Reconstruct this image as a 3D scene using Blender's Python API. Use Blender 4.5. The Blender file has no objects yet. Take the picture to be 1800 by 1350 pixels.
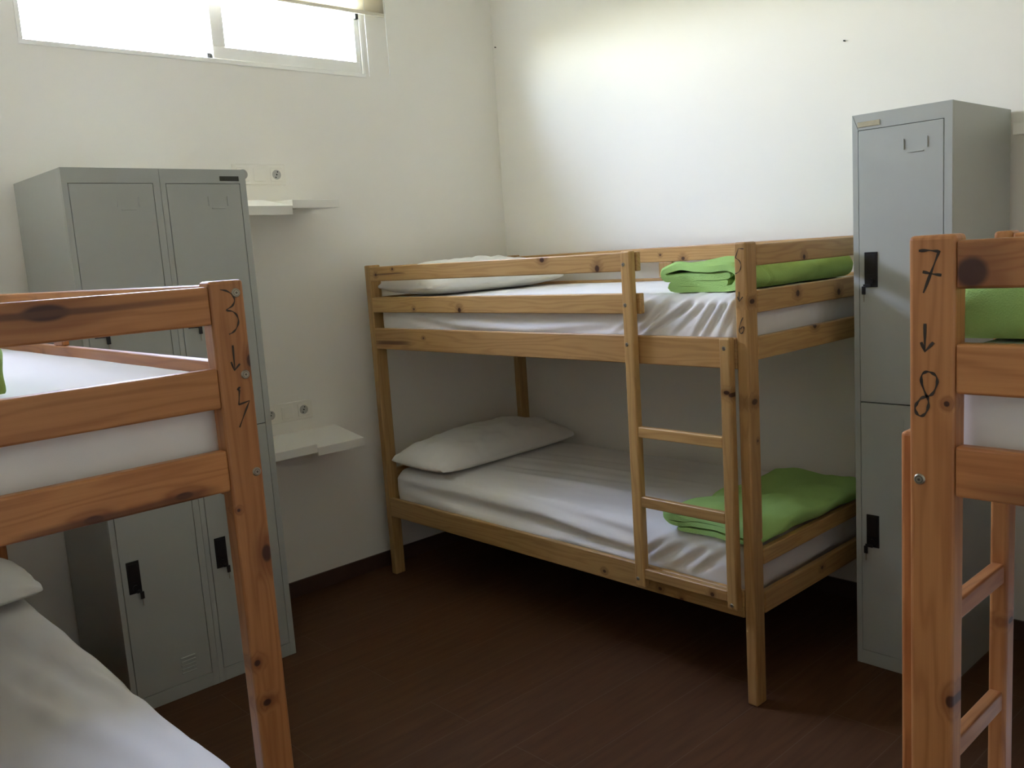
import bpy, bmesh, math, random
import numpy as np
from mathutils import Vector, Matrix, noise

sc = bpy.context.scene
C = sc.collection
random.seed(4)

# ------------------------------------------------------------------ camera
cam_d = bpy.data.cameras.new('camera')
cam_d.sensor_width = 36.0
cam_d.lens = 1562.83 / 1800 * 36.0
cam_d.clip_start = 0.02
cam = bpy.data.objects.new('camera', cam_d)
C.objects.link(cam)
R_ = Vector((0.6841190, 0.7263645, -0.0661492))
U_ = Vector((-0.0614749, 0.1477941, 0.9871057))
F_ = Vector((-0.7267751, 0.6712313, -0.1457619))
M = Matrix((R_, U_, -F_)).transposed().to_4x4()
M.translation = Vector((3.48318, -3.24089, 1.45017))
cam.matrix_world = M
sc.camera = cam

# ------------------------------------------------------------------ view
sc.view_settings.view_transform = 'Standard'
sc.view_settings.look = 'None'
sc.view_settings.gamma = 1.0
sc.view_settings.use_curve_mapping = False
sc.view_settings.exposure = 1.70
sc.cycles.max_bounces = 12
sc.cycles.diffuse_bounces = 9
sc.cycles.transparent_max_bounces = 8
sc.cycles.caustics_reflective = False
sc.cycles.caustics_refractive = False
sc.cycles.use_denoising = True

# ------------------------------------------------------------------ world: bright hazy sky over dim garden
SKY = 30.0
w = bpy.data.worlds.new('sky'); sc.world = w; w.use_nodes = True
nt = w.node_tree; nt.nodes.clear()
out = nt.nodes.new('ShaderNodeOutputWorld'); bg = nt.nodes.new('ShaderNodeBackground')
tc = nt.nodes.new('ShaderNodeTexCoord'); sp = nt.nodes.new('ShaderNodeSeparateXYZ')
mr = nt.nodes.new('ShaderNodeMapRange')
mr.inputs['From Min'].default_value = -0.4; mr.inputs['From Max'].default_value = 1.0
cr = nt.nodes.new('ShaderNodeValToRGB')
def pos(z): return (z + 0.4) / 1.4
stops = [(-0.4, (0.055, 0.058, 0.028)), (-0.03, (0.12, 0.13, 0.07)), (0.03, (0.62, 0.62, 0.52)), (0.08, (1.03, 1.07, 1.13)),
         (0.30, (0.72, 0.80, 1.06)), (0.6, (0.52, 0.60, 0.92)), (1.0, (0.42, 0.52, 0.88))]
e = cr.color_ramp.elements
e[0].position = pos(stops[0][0]); e[0].color = (*stops[0][1], 1)
e[1].position = pos(stops[-1][0]); e[1].color = (*stops[-1][1], 1)
for z, c in stops[1:-1]:
    n = e.new(pos(z)); n.color = (*c, 1)
nt.links.new(tc.outputs['Generated'], sp.inputs[0]); nt.links.new(sp.outputs['Z'], mr.inputs['Value'])
nt.links.new(mr.outputs[0], cr.inputs[0]); nt.links.new(cr.outputs[0], bg.inputs['Color'])
bg.inputs['Strength'].default_value = SKY
nt.links.new(bg.outputs[0], out.inputs['Surface'])

# a light portal in the window opening only guides the sampling of the sky
pd = bpy.data.lights.new('window_portal', 'AREA'); pd.shape = 'RECTANGLE'; pd.size = 1.5; pd.size_y = 0.72   # local X runs along the wall
pd.cycles.is_portal = True
po = bpy.data.objects.new('window_portal', pd); C.objects.link(po)
po.location = (-0.31, -1.52, 2.615)
# the portal emits towards the room (+X)
po.rotation_euler = Vector((1, 0, 0)).to_track_quat('-Z', 'Y').to_euler()
pd2 = pd.copy(); pd2.size = 0.32; pd2.cycles.is_portal = True  # sampling portal for the added fill-light opening
po2 = bpy.data.objects.new('window_portal', pd2); C.objects.link(po2)
po2.location = (-0.31, -2.97, 2.615); po2.rotation_euler = po.rotation_euler

# ------------------------------------------------------------------ materials
def new_mat(name):
    m = bpy.data.materials.new(name); m.use_nodes = True
    t = m.node_tree; b = t.nodes['Principled BSDF']
    return m, t, b
def N(t, kind, **kw):
    n = t.nodes.new(kind)
    for k, v in kw.items(): setattr(n, k, v)
    return n
def math_n(t, op, a=None, b=None, clamp=False):
    n = N(t, 'ShaderNodeMath', operation=op); n.use_clamp = clamp
    for i, v in enumerate((a, b)):
        if v is None: continue
        if isinstance(v, (int, float)): n.inputs[i].default_value = v
        else: t.links.new(v, n.inputs[i])
    return n.outputs[0]
def mix_c(t, f, a, b, mode='MIX'):
    n = N(t, 'ShaderNodeMix', data_type='RGBA', blend_type=mode)
    for i, v in ((0, f), (6, a), (7, b)):
        if isinstance(v, (int, float)): n.inputs[i].default_value = v
        elif isinstance(v, tuple): n.inputs[i].default_value = (*v, 1)
        else: t.links.new(v, n.inputs[i])
    return n.outputs[2]

def plain(name, col, rough=0.5, metal=0.0, bump=0.0, bscale=200.0, var=0.0, vscale=3.0, spec=0.5):
    m, t, b = new_mat(name)
    b.inputs['Roughness'].default_value = rough; b.inputs['Metallic'].default_value = metal
    b.inputs['Specular IOR Level'].default_value = spec
    b.inputs['Base Color'].default_value = (*col, 1)
    tcn = N(t, 'ShaderNodeTexCoord')
    nz = N(t, 'ShaderNodeTexNoise'); nz.inputs['Scale'].default_value = vscale; nz.inputs['Detail'].default_value = 4
    t.links.new(tcn.outputs['Object'], nz.inputs['Vector'])
    c2 = tuple(max(0, c * (1 - var)) for c in col)
    t.links.new(mix_c(t, nz.outputs['Fac'], col, c2), b.inputs['Base Color'])
    if bump:
        n2 = N(t, 'ShaderNodeTexNoise'); n2.inputs['Scale'].default_value = bscale; n2.inputs['Detail'].default_value = 5
        t.links.new(tcn.outputs['Object'], n2.inputs['Vector'])
        bp = N(t, 'ShaderNodeBump'); bp.inputs['Strength'].default_value = bump; bp.inputs['Distance'].default_value = 0.002
        t.links.new(n2.outputs['Fac'], bp.inputs['Height']); t.links.new(bp.outputs[0], b.inputs['Normal'])
    return m

_pine = [0]
def pine(tone, knots=(), streaks=()):
    """tone 'light' or 'orange'; knots = (l, a, radius, stretch); streaks = (l0, l1, a, halfwidth)."""
    _pine[0] += 1
    seed = _pine[0] * 3.71
    m, t, b = new_mat('pine_%s' % tone)
    if tone == 'light':
        c1, c2, ck = (0.56, 0.35, 0.135), (0.37, 0.195, 0.062), (0.040, 0.009, 0.004)
    else:
        c1, c2, ck = (0.50, 0.225, 0.080), (0.31, 0.110, 0.034), (0.040, 0.010, 0.006)
    rr = random.Random(_pine[0]); v_ = 0.84 + 0.26 * rr.random(); g_ = 0.95 + 0.07 * rr.random()
    c1 = (c1[0] * v_, c1[1] * v_ * g_, c1[2] * v_ * g_); c2 = (c2[0] * v_, c2[1] * v_ * g_, c2[2] * v_ * g_)
    at = N(t, 'ShaderNodeAttribute', attribute_name='gc')
    s = N(t, 'ShaderNodeSeparateXYZ'); t.links.new(at.outputs['Vector'], s.inputs[0])
    L, A, B = s.outputs
    cmb = N(t, 'ShaderNodeCombineXYZ')
    t.links.new(math_n(t, 'MULTIPLY', L, 1.3), cmb.inputs[0])
    t.links.new(math_n(t, 'MULTIPLY', A, 14.0), cmb.inputs[1])
    t.links.new(math_n(t, 'ADD', math_n(t, 'MULTIPLY', B, 14.0), seed), cmb.inputs[2])
    n1 = N(t, 'ShaderNodeTexNoise'); n1.inputs['Scale'].default_value = 1.6; n1.inputs['Detail'].default_value = 2
    t.links.new(cmb.outputs[0], n1.inputs['Vector'])
    phase = math_n(t, 'ADD', math_n(t, 'MULTIPLY', A, 260.0), math_n(t, 'MULTIPLY', B, 190.0))
    phase = math_n(t, 'ADD', phase, math_n(t, 'MULTIPLY', n1.outputs['Fac'], 34.0))
    dark = None; halo = None
    for (kl, ka, r, st) in knots:
        dl = math_n(t, 'DIVIDE', math_n(t, 'SUBTRACT', L, kl), st)
        da = math_n(t, 'SUBTRACT', A, ka)
        d = math_n(t, 'SQRT', math_n(t, 'ADD', math_n(t, 'MULTIPLY', dl, dl), math_n(t, 'MULTIPLY', da, da)))
        f = N(t, 'ShaderNodeMapRange', interpolation_type='SMOOTHSTEP'); t.links.new(d, f.inputs['Value'])
        f.inputs['From Min'].default_value = r * 1.15; f.inputs['From Max'].default_value = r * 0.7
        h = N(t, 'ShaderNodeMapRange', interpolation_type='SMOOTHSTEP'); t.links.new(d, h.inputs['Value'])
        h.inputs['From Min'].default_value = r * 4.0; h.inputs['From Max'].default_value = r * 0.8
        dark = f.outputs[0] if dark is None else math_n(t, 'MAXIMUM', dark, f.outputs[0])
        halo = h.outputs[0] if halo is None else math_n(t, 'MAXIMUM', halo, h.outputs[0])
    if halo is not None:
        phase = math_n(t, 'ADD', phase, math_n(t, 'MULTIPLY', halo, 7.0))
    rings = math_n(t, 'ADD', math_n(t, 'MULTIPLY', math_n(t, 'SINE', phase), 0.5), 0.5)
    rings = math_n(t, 'POWER', rings, 2.2)
    n2 = N(t, 'ShaderNodeTexNoise'); n2.inputs['Scale'].default_value = 9.0; n2.inputs['Detail'].default_value = 6
    c3 = N(t, 'ShaderNodeCombineXYZ')
    t.links.new(math_n(t, 'MULTIPLY', L, 0.5), c3.inputs[0])
    t.links.new(math_n(t, 'MULTIPLY', A, 30.0), c3.inputs[1])
    t.links.new(math_n(t, 'ADD', math_n(t, 'MULTIPLY', B, 30.0), seed), c3.inputs[2])
    t.links.new(c3.outputs[0], n2.inputs['Vector'])
    fac = math_n(t, 'ADD', math_n(t, 'MULTIPLY', rings, 0.42), math_n(t, 'MULTIPLY', n2.outputs['Fac'], 0.55), True)
    col = mix_c(t, fac, c1, c2)
    if halo is not None:
        col = mix_c(t, math_n(t, 'MULTIPLY', halo, 0.55), col, tuple(x * 0.45 for x in c2[:1]) + (c2[1] * 0.33, c2[2] * 0.3))
        col = mix_c(t, math_n(t, 'MULTIPLY', dark, 0.93), col, ck)
    for (l0, l1, a0, hw) in streaks:
        inl = N(t, 'ShaderNodeMapRange'); t.links.new(L, inl.inputs['Value'])
        mid = (l0 + l1) / 2; half = abs(l1 - l0) / 2
        dd = math_n(t, 'ABSOLUTE', math_n(t, 'DIVIDE', math_n(t, 'SUBTRACT', L, mid), half))
        fall = math_n(t, 'SUBTRACT', 1.0, math_n(t, 'POWER', dd, 4.0), True)
        nw = N(t, 'ShaderNodeTexNoise'); nw.inputs['Scale'].default_value = 2.5
        t.links.new(at.outputs['Vector'], nw.inputs['Vector'])
        aa = math_n(t, 'SUBTRACT', math_n(t, 'ADD', A, math_n(t, 'MULTIPLY', math_n(t, 'SUBTRACT', nw.outputs['Fac'], 0.5), 0.02)), a0)
        wv = N(t, 'ShaderNodeMapRange', interpolation_type='SMOOTHSTEP'); t.links.new(math_n(t, 'ABSOLUTE', aa), wv.inputs['Value'])
        wv.inputs['From Min'].default_value = hw * 1.2; wv.inputs['From Max'].default_value = hw * 0.4
        t.nodes.remove(inl)
        col = mix_c(t, math_n(t, 'MULTIPLY', math_n(t, 'MULTIPLY', fall, wv.outputs[0]), 0.8), col, (0.10, 0.035, 0.014))
    t.links.new(col, b.inputs['Base Color'])
    b.inputs['Roughness'].default_value = 0.38
    b.inputs['Specular IOR Level'].default_value = 0.45
    bpn = N(t, 'ShaderNodeBump'); bpn.inputs['Strength'].default_value = 0.08; bpn.inputs['Distance'].default_value = 0.001
    t.links.new(rings, bpn.inputs['Height']); t.links.new(bpn.outputs[0], b.inputs['Normal'])
    return m

def fabric(name, col, rough=0.9, sheen=0.1, bscale=900, bump=0.25, var=0.05, fuzz=0.0):
    m, t, b = new_mat(name)
    tcn = N(t, 'ShaderNodeTexCoord')
    n1 = N(t, 'ShaderNodeTexNoise'); n1.inputs['Scale'].default_value = 5; n1.inputs['Detail'].default_value = 3
    n2 = N(t, 'ShaderNodeTexNoise'); n2.inputs['Scale'].default_value = bscale; n2.inputs['Detail'].default_value = 3
    t.links.new(tcn.outputs['Object'], n1.inputs['Vector']); t.links.new(tcn.outputs['Object'], n2.inputs['Vector'])
    t.links.new(mix_c(t, n1.outputs['Fac'], col, tuple(c * (1 - var) for c in col)), b.inputs['Base Color'])
    b.inputs['Roughness'].default_value = rough; b.inputs['Sheen Weight'].default_value = sheen
    b.inputs['Specular IOR Level'].default_value = 0.2
    b.inputs['Sheen Tint'].default_value = (*col, 1)
    bp = N(t, 'ShaderNodeBump'); bp.inputs['Strength'].default_value = bump; bp.inputs['Distance'].default_value = 0.001 + fuzz
    t.links.new(n2.outputs['Fac'], bp.inputs['Height']); t.links.new(bp.outputs[0], b.inputs['Normal'])
    return m

M_WALL = plain('painted_wall', (0.86, 0.835, 0.765), 0.85, bump=0.12, bscale=60, var=0.03, vscale=1.2, spec=0.2)
M_CEIL = plain('ceiling_paint', (0.86, 0.85, 0.80), 0.9, spec=0.2)
M_SHELF = plain('white_laminate', (0.82, 0.80, 0.73), 0.5)
M_PVC = plain('white_window_frame', (0.88, 0.87, 0.82), 0.35)
M_PLATE = plain('white_plastic', (0.82, 0.79, 0.71), 0.4)
M_SOCKET = plain('socket_well', (0.42, 0.41, 0.38), 0.5)
M_BLACK = plain('black_plastic', (0.008, 0.008, 0.009), 0.35)
M_HOLE = plain('dark_gap', (0.02, 0.022, 0.02), 0.8)
M_LOCK = plain('locker_grey_paint', (0.43, 0.45, 0.42), 0.42, bump=0.05, bscale=350, var=0.03, vscale=2)
M_SEAM = plain('locker_seam', (0.20, 0.21, 0.195), 0.6)
M_LOCKGAP = plain('locker_gap', (0.03, 0.034, 0.03), 0.8)
M_STEEL = plain('zinc_steel', (0.40, 0.37, 0.30), 0.38, metal=1.0)
M_STEELD = plain('socket_steel', (0.16, 0.14, 0.11), 0.45, metal=1.0)
M_DARKPL = plain('dark_name_plate', (0.05, 0.05, 0.035), 0.45, var=0.5, vscale=160)
M_GOLDPL = plain('brushed_name_plate', (0.52, 0.47, 0.33), 0.35, metal=0.6, var=0.3, vscale=60)
M_SHEET = fabric('white_sheet', (0.82, 0.81, 0.79))
M_PILLOW = fabric('white_pillowcase', (0.82, 0.81, 0.77))
M_GREEN = fabric('green_fleece', (0.40, 0.64, 0.20), rough=1.0, sheen=0.35, bscale=420, bump=0.8, var=0.12, fuzz=0.0015)
M_INK = plain('marker_ink', (0.035, 0.022, 0.012), 0.6)
M_CORD = plain('white_cord', (0.75, 0.75, 0.72), 0.5)

# floor: wood-look planks running along Y
def floor_mat():
    m, t, b = new_mat('brown_plank_tile')
    tcn = N(t, 'ShaderNodeTexCoord')
    mp = N(t, 'ShaderNodeMapping'); mp.inputs['Rotation'].default_value = (0, 0, math.pi / 2); mp.inputs['Location'].default_value = (0.34, -0.0, 0)
    t.links.new(tcn.outputs['Object'], mp.inputs['Vector'])
    br = N(t, 'ShaderNodeTexBrick'); br.offset = 0.37; br.offset_frequency = 2; br.squash = 1.0
    br.inputs['Scale'].default_value = 1.0; br.inputs['Brick Width'].default_value = 1.2; br.inputs['Row Height'].default_value = 0.204
    br.inputs['Mortar Size'].default_value = 0.0016; br.inputs['Mortar Smooth'].default_value = 0.2; br.inputs['Bias'].default_value = 0.0
    br.inputs['Color1'].default_value = (0.0, 0, 0, 1); br.inputs['Color2'].default_value = (1, 1, 1, 1); br.inputs['Mortar'].default_value = (0.5, 0.5, 0.5, 1)
    t.links.new(mp.outputs[0], br.inputs['Vector'])
    mg = N(t, 'ShaderNodeMapping'); mg.inputs['Scale'].default_value = (1.2, 14, 1)
    t.links.new(mp.outputs[0], mg.inputs['Vector'])
    ng = N(t, 'ShaderNodeTexNoise'); ng.inputs['Scale'].default_value = 3; ng.inputs['Detail'].default_value = 7; ng.inputs['Distortion'].default_value = 0.6
    t.links.new(mg.outputs[0], ng.inputs['Vector'])
    c = mix_c(t, ng.outputs['Fac'], (0.122, 0.056, 0.026), (0.056, 0.024, 0.010))
    c = mix_c(t, math_n(t, 'MULTIPLY', br.outputs['Color'], 0.22), c, (0.09, 0.05, 0.032))
    c = mix_c(t, math_n(t, 'MULTIPLY', br.outputs['Fac'], 0.6), c, (0.13, 0.085, 0.06))
    t.links.new(c, b.inputs['Base Color'])
    b.inputs['Roughness'].default_value = 0.6; b.inputs['Specular IOR Level'].default_value = 0.12
    bp = N(t, 'ShaderNodeBump'); bp.inputs['Strength'].default_value = 0.15; bp.inputs['Distance'].default_value = 0.001
    t.links.new(ng.outputs['Fac'], bp.inputs['Height']); t.links.new(bp.outputs[0], b.inputs['Normal'])
    return m
M_FLOOR = floor_mat()
M_SKIRT = plain('brown_skirting_tile', (0.095, 0.048, 0.032), 0.5, var=0.4, vscale=12)

def glass_mat():
    m = bpy.data.materials.new('window_glass'); m.use_nodes = True; t = m.node_tree; t.nodes.clear()
    o = N(t, 'ShaderNodeOutputMaterial'); tr = N(t, 'ShaderNodeBsdfTransparent'); gl = N(t, 'ShaderNodeBsdfGlossy'); mx = N(t, 'ShaderNodeMixShader')
    tr.inputs['Color'].default_value = (0.94, 0.96, 0.95, 1); gl.inputs['Roughness'].default_value = 0.02
    mx.inputs[0].default_value = 0.06
    t.links.new(tr.outputs[0], mx.inputs[1]); t.links.new(gl.outputs[0], mx.inputs[2]); t.links.new(mx.outputs[0], o.inputs[0])
    return m
M_GLASS = glass_mat()
def blind_mat():
    m = bpy.data.materials.new('beige_blind_fabric'); m.use_nodes = True; t = m.node_tree; t.nodes.clear()
    o = N(t, 'ShaderNodeOutputMaterial'); d = N(t, 'ShaderNodeBsdfDiffuse'); tl = N(t, 'ShaderNodeBsdfTranslucent'); mx = N(t, 'ShaderNodeMixShader')
    d.inputs['Color'].default_value = (0.74, 0.68, 0.55, 1); tl.inputs['Color'].default_value = (0.42, 0.36, 0.25, 1)
    mx.inputs[0].default_value = 0.035
    t.links.new(d.outputs[0], mx.inputs[1]); t.links.new(tl.outputs[0], mx.inputs[2]); t.links.new(mx.outputs[0], o.inputs[0])
    return m
M_BLIND = blind_mat()

# ------------------------------------------------------------------ helpers
def tag(o, label=None, cat=None, group=None, kind=None):
    if label: o['label'] = label
    if cat: o['category'] = cat
    if group: o['group'] = group
    if kind: o['kind'] = kind
    return o
def empty(name, loc=(0, 0, 0), rz=0, label=None, cat=None, group=None):
    o = bpy.data.objects.new(name, None); o.empty_display_size = 0.1; C.objects.link(o)
    o.location = loc; o.rotation_euler = (0, 0, rz)
    return tag(o, label, cat, group)
def link(name, me, mats, parent=None, smooth=False):
    for m in (mats if isinstance(mats, (list, tuple)) else [mats]): me.materials.append(m)
    if smooth:
        me.polygons.foreach_set('use_smooth', [True] * len(me.polygons))
    o = bpy.data.objects.new(name, me); C.objects.link(o)
    if parent is not None: o.parent = parent
    return o
def bm_obj(name, bm, mats, parent=None, smooth=False):
    me = bpy.data.meshes.new(name); bm.normal_update(); bm.to_mesh(me); bm.free()
    return link(name, me, mats, parent, smooth)
def add_box(bm, x0, x1, y0, y1, z0, z1, mi=0, bevel=0.0, seg=2):
    vs = [bm.verts.new((x, y, z)) for x in (x0, x1) for y in (y0, y1) for z in (z0, z1)]
    idx = [(0, 1, 3, 2), (4, 6, 7, 5), (0, 4, 5, 1), (2, 3, 7, 6), (0, 2, 6, 4), (1, 5, 7, 3)]
    fs = [bm.faces.new([vs[i] for i in f]) for f in idx]
    for f in fs: f.material_index = mi
    if bevel:
        ed = list({e for f in fs for e in f.edges})
        r = bmesh.ops.bevel(bm, geom=ed, offset=bevel, segments=seg, profile=0.5, affect='EDGES', clamp_overlap=True)
        for f in r['faces']: f.material_index = mi
def box(name, b, mat, parent=None, bevel=0.0):
    bm = bmesh.new(); add_box(bm, *b, bevel=bevel)
    return bm_obj(name, bm, mat, parent)
def struct(name, b, mat, parent=None, bevel=0.0):
    o = box(name, b, mat, parent, bevel)
    if parent is None: o['kind'] = 'structure'
    return o
def add_cyl(bm, p, axis, r, h, seg=20, mi=0, r2=None):
    """cylinder from point p along the unit axis for length h"""
    ax = Vector(axis).normalized(); q = ax.to_track_quat('Z', 'Y').to_matrix()
    r2 = r if r2 is None else r2
    a = [bm.verts.new(Vector(p) + q @ Vector((r * math.cos(t), r * math.sin(t), 0))) for t in [2 * math.pi * i / seg for i in range(seg)]]
    b = [bm.verts.new(Vector(p) + q @ Vector((r2 * math.cos(t), r2 * math.sin(t), h))) for t in [2 * math.pi * i / seg for i in range(seg)]]
    fs = [bm.faces.new([a[i], a[(i + 1) % seg], b[(i + 1) % seg], b[i]]) for i in range(seg)]
    fs.append(bm.faces.new(list(reversed(a)))); fs.append(bm.faces.new(b))
    for f in fs: f.material_index = mi

# ------------------------------------------------------------------ room
XR, YB, H = 4.02, -3.75, 2.98
struct('floor', (-0.30, XR + .1, YB - .1, 0.1, -0.1, 0.0), M_FLOOR)
struct('ceiling', (-0.30, XR + .1, YB - .1, 0.1, H, H + 0.1), M_CEIL)
struct('wall_back', (0.0, XR + .1, 0.0, 0.1, 0.0, H), M_WALL)
struct('wall_right', (XR, XR + .1, YB, 0.0, 0.0, H), M_WALL)
struct('wall_front', (0.0, XR + .1, YB - .1, YB, 0.0, H), M_WALL)
WY0, WY1, WZ0, WZ1, WT = -2.24, -0.80, 2.28, 2.94, 0.30
V0, V1 = -3.12, -2.82          # unseen window added for fill light, further along the same wall (out of frame)
bm = bmesh.new()
for b in ((-WT, 0, YB - .1, 0.1, 0, WZ0), (-WT, 0, YB - .1, 0.1, WZ1, H), (-WT, 0, YB - .1, V0, WZ0, WZ1), (-WT, 0, V1, WY0, WZ0, WZ1), (-WT, 0, WY1, 0.1, WZ0, WZ1)):
    add_box(bm, *b)
bmesh.ops.remove_doubles(bm, verts=bm.verts, dist=1e-5)
o = bm_obj('wall_left', bm, M_WALL); o['kind'] = 'structure'
struct('baseboard_left', (0.0, 0.010, YB, -0.01, 0.0, 0.07), M_SKIRT)
struct('baseboard_back', (0.0, XR, -0.010, 0.0, 0.0, 0.07), M_SKIRT)
struct('baseboard_right', (XR - 0.010, XR, YB, -0.01, 0.0, 0.07), M_SKIRT)

# window: outer frame, right-hand sliding leaf closed, left half open
win = empty('window_1', (0, 0, 0)); win['kind'] = 'structure'
bm = bmesh.new()
fx0, fx1 = -0.075, 0.004
add_box(bm, fx0, fx1, WY0, WY1, WZ0, 2.297, bevel=.002)
add_box(bm, fx0, fx1, WY0, WY1, 2.915, WZ1, bevel=.002)
add_box(bm, fx0, fx1, WY0, -2.224, 2.297, 2.915, bevel=.002)
add_box(bm, fx0, fx1, -0.815, WY1, 2.297, 2.915, bevel=.002)
bm_obj('window_frame', bm, M_PVC, win)
def leaf(y0, y1, x0, x1, left, right, bot):
    bm = bmesh.new()
    add_box(bm, x0, x1, y0, y1, 2.298, bot, bevel=.003)
    add_box(bm, x0, x1, y0, y1, 2.87, 2.914, bevel=.003)
    add_box(bm, x0, x1, y0, left, bot, 2.87, bevel=.003)
    add_box(bm, x0, x1, right, y1, bot, 2.87, bevel=.003)
    f = bm_obj('window_sash', bm, M_PVC, win)
    xm = (x0 + x1) / 2
    box('glass_pane', (xm - .002, xm + .002, left, right, bot, 2.87), M_GLASS, f)
    return f
s1 = leaf(-1.525, -0.817, -0.032, -0.003, -1.468, -0.842, 2.347)
leaf(-1.545, -0.817, -0.070, -0.038, -1.50, -0.842, 2.345)
box('window_latch', (-0.003, 0.012, -0.838, -0.822, 2.53, 2.575), M_BLACK, s1, .002)
box('track_stop', (-0.060, -0.010, -1.548, -1.527, 2.298, 2.318), plain('grey_rubber', (0.10, 0.10, 0.085), .6), win, .002)

fill_win = empty('added_fill_window', (0, 0, 0)); fill_win['kind'] = 'structure'  # added window, brings extra daylight onto faces turned to the camera
bm = bmesh.new()
for b in ((V0, V1, WZ0, 2.32), (V0, V1, 2.90, WZ1), (V0, V0 + .03, 2.32, 2.90), (V1 - .03, V1, 2.32, 2.90)):
    add_box(bm, fx0, fx1, b[0], b[1], b[2], b[3], bevel=.002)
fill_wf = bm_obj('window_frame', bm, M_PVC, fill_win)
box('glass_pane', (-0.040, -0.036, V0 + .03, V1 - .03, 2.32, 2.90), M_GLASS, fill_wf)

# roller blind
bl = empty('roller_blind', (0.03, -1.5, 2.55), 0, 'beige roller blind pulled a little way down over the high window', 'blind')
bm = bmesh.new()
ny, nz = 60, 8
vs = []
for i in range(ny + 1):
    y = -0.80 + 1.605 * i / ny
    col = []
    for j in range(nz + 1):
        z = 0.012 + (0.33) * j / nz
        col.append(bm.verts.new((0.003 * math.sin(y * 9) * (1 - j / nz), y, z)))
    vs.append(col)
for i in range(ny):
    for j in range(nz):
        bm.faces.new([vs[i][j], vs[i + 1][j], vs[i + 1][j + 1], vs[i][j + 1]])
bmesh.ops.solidify(bm, geom=bm.faces[:], thickness=0.0012)
bm_obj('blind_fabric', bm, M_BLIND, bl, True)
bm = bmesh.new(); add_box(bm, -0.006, 0.006, -0.80, 0.805, -0.002, 0.014, bevel=.003); bm_obj('bottom_bar', bm, M_BLIND, bl)
bm = bmesh.new(); add_cyl(bm, (0.0, -0.82, 0.355), (0, 1, 0), 0.022, 1.66); bm_obj('blind_roller', bm, M_PVC, bl, True)
for yy, zz, xx in ((0.697, -0.27, 0.004), (0.805, -0.262, 0.012)):
    bm = bmesh.new(); add_cyl(bm, (xx, yy, zz), (0, 0, 1), 0.0016, 0.60, 8); bmesh.ops.rotate
    bm_obj('pull_cord', bm, M_CORD, bl, True)

# ------------------------------------------------------------------ wall fittings
def shelf(y0, y1, ztop_front, ztop_back, th, label, depth=0.23, x0=0.0, name='wall_shelf', base=None, flipx=False):
    bm = bmesh.new()
    prof = [(0.0, ztop_back), (depth, ztop_front), (depth, ztop_front - th), (0.0, ztop_back - th)]
    if base is None:
        a = [bm.verts.new((x, y0, z)) for x, z in prof]; b = [bm.verts.new((x, y1, z)) for x, z in prof]
    else:
        a = [bm.verts.new((y0, -x, z)) for x, z in prof]; b = [bm.verts.new((y1, -x, z)) for x, z in prof]
    for i in range(4):
        bm.faces.new([a[i], b[i], b[(i + 1) % 4], a[(i + 1) % 4]])
    bm.faces.new(list(reversed(a))); bm.faces.new(b)
    bmesh.ops.recalc_face_normals(bm, faces=bm.faces[:])
    bmesh.ops.bevel(bm, geom=bm.edges[:], offset=.0015, segments=2, profile=.5, affect='EDGES')
    o = bm_obj(name, bm, M_SHELF); tag(o, label, 'shelf')
    return o
shelf(-1.600, -1.373, 1.697, 1.738, 0.036, 'white wall shelf under the upper sockets, the sagging left one, partly behind the lockers')
shelf(-1.371, -1.148, 1.720, 1.728, 0.034, 'white wall shelf under the upper sockets, right one, held level')
shelf(-1.597, -1.369, 0.712, 0.736, 0.036, 'low white wall shelf below the lower sockets, the left one of two')
shelf(-1.367, -1.136, 0.696, 0.734, 0.036, 'low white wall shelf below the lower sockets, right one, nearest the bunk bed')
shelf(2.52, 2.745, 1.735, 1.740, 0.034, 'white wall shelf on the back wall just right of the single locker', base=1)

def plate(y0, y1, z0, z1, label):
    root = empty('socket_plate', (0.0, (y0 + y1) / 2, (z0 + z1) / 2), 0, label, 'socket')
    hy, hz = (y1 - y0) / 2, (z1 - z0) / 2
    bm = bmesh.new(); add_box(bm, 0, 0.007, -hy, hy, -hz, hz, bevel=.003); bm_obj('plate_frame', bm, M_PLATE, root)
    pitch = (y1 - y0) / 3.15
    for k in (-1, 0, 1):
        cy = k * pitch
        bm = bmesh.new()
        s = 0.0275
        add_box(bm, 0.004, 0.0092, cy - s, cy + s, -s, s, bevel=.002)
        if k == 0:
            bm_obj('blank_insert', bm, M_PLATE, root)
        else:
            ins = bm_obj('socket_insert', bm, M_PLATE, root)
            bm = bmesh.new(); add_cyl(bm, (0.0090, cy, 0), (1, 0, 0), 0.0200, 0.0012, 28); add_cyl(bm, (0.0098, cy, 0), (1, 0, 0), 0.0035, 0.001, 10, 1)
            for sg in (-1, 1):
                add_cyl(bm, (0.0098, cy + sg * 0.0095 * 0.5, sg * 0.0150 * 0.75), (1, 0, 0), 0.0030, 0.001, 10, 1)
            bm_obj('socket_well', bm, [M_SOCKET, M_HOLE], ins)
    return root
plate(-1.503, -1.262, 1.800, 1.885, 'white triple socket plate high on the window wall, just above the upper shelves')
plate(-1.497, -1.245, 0.786, 0.870, 'white triple socket plate low on the window wall, just above the lower shelves')
for p, lab in (((1.881, 2.132), 'tiny dark nail in the bright wall left of the single locker top'), ((0.022, 2.49), 'tiny nail in the wall near the room corner')):
    bm = bmesh.new(); add_cyl(bm, (p[0], 0.0, p[1]), (0, -1, 0), 0.0028, 0.008, 8)
    tag(bm_obj('wall_nail', bm, M_HOLE), lab, 'nail')

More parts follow.
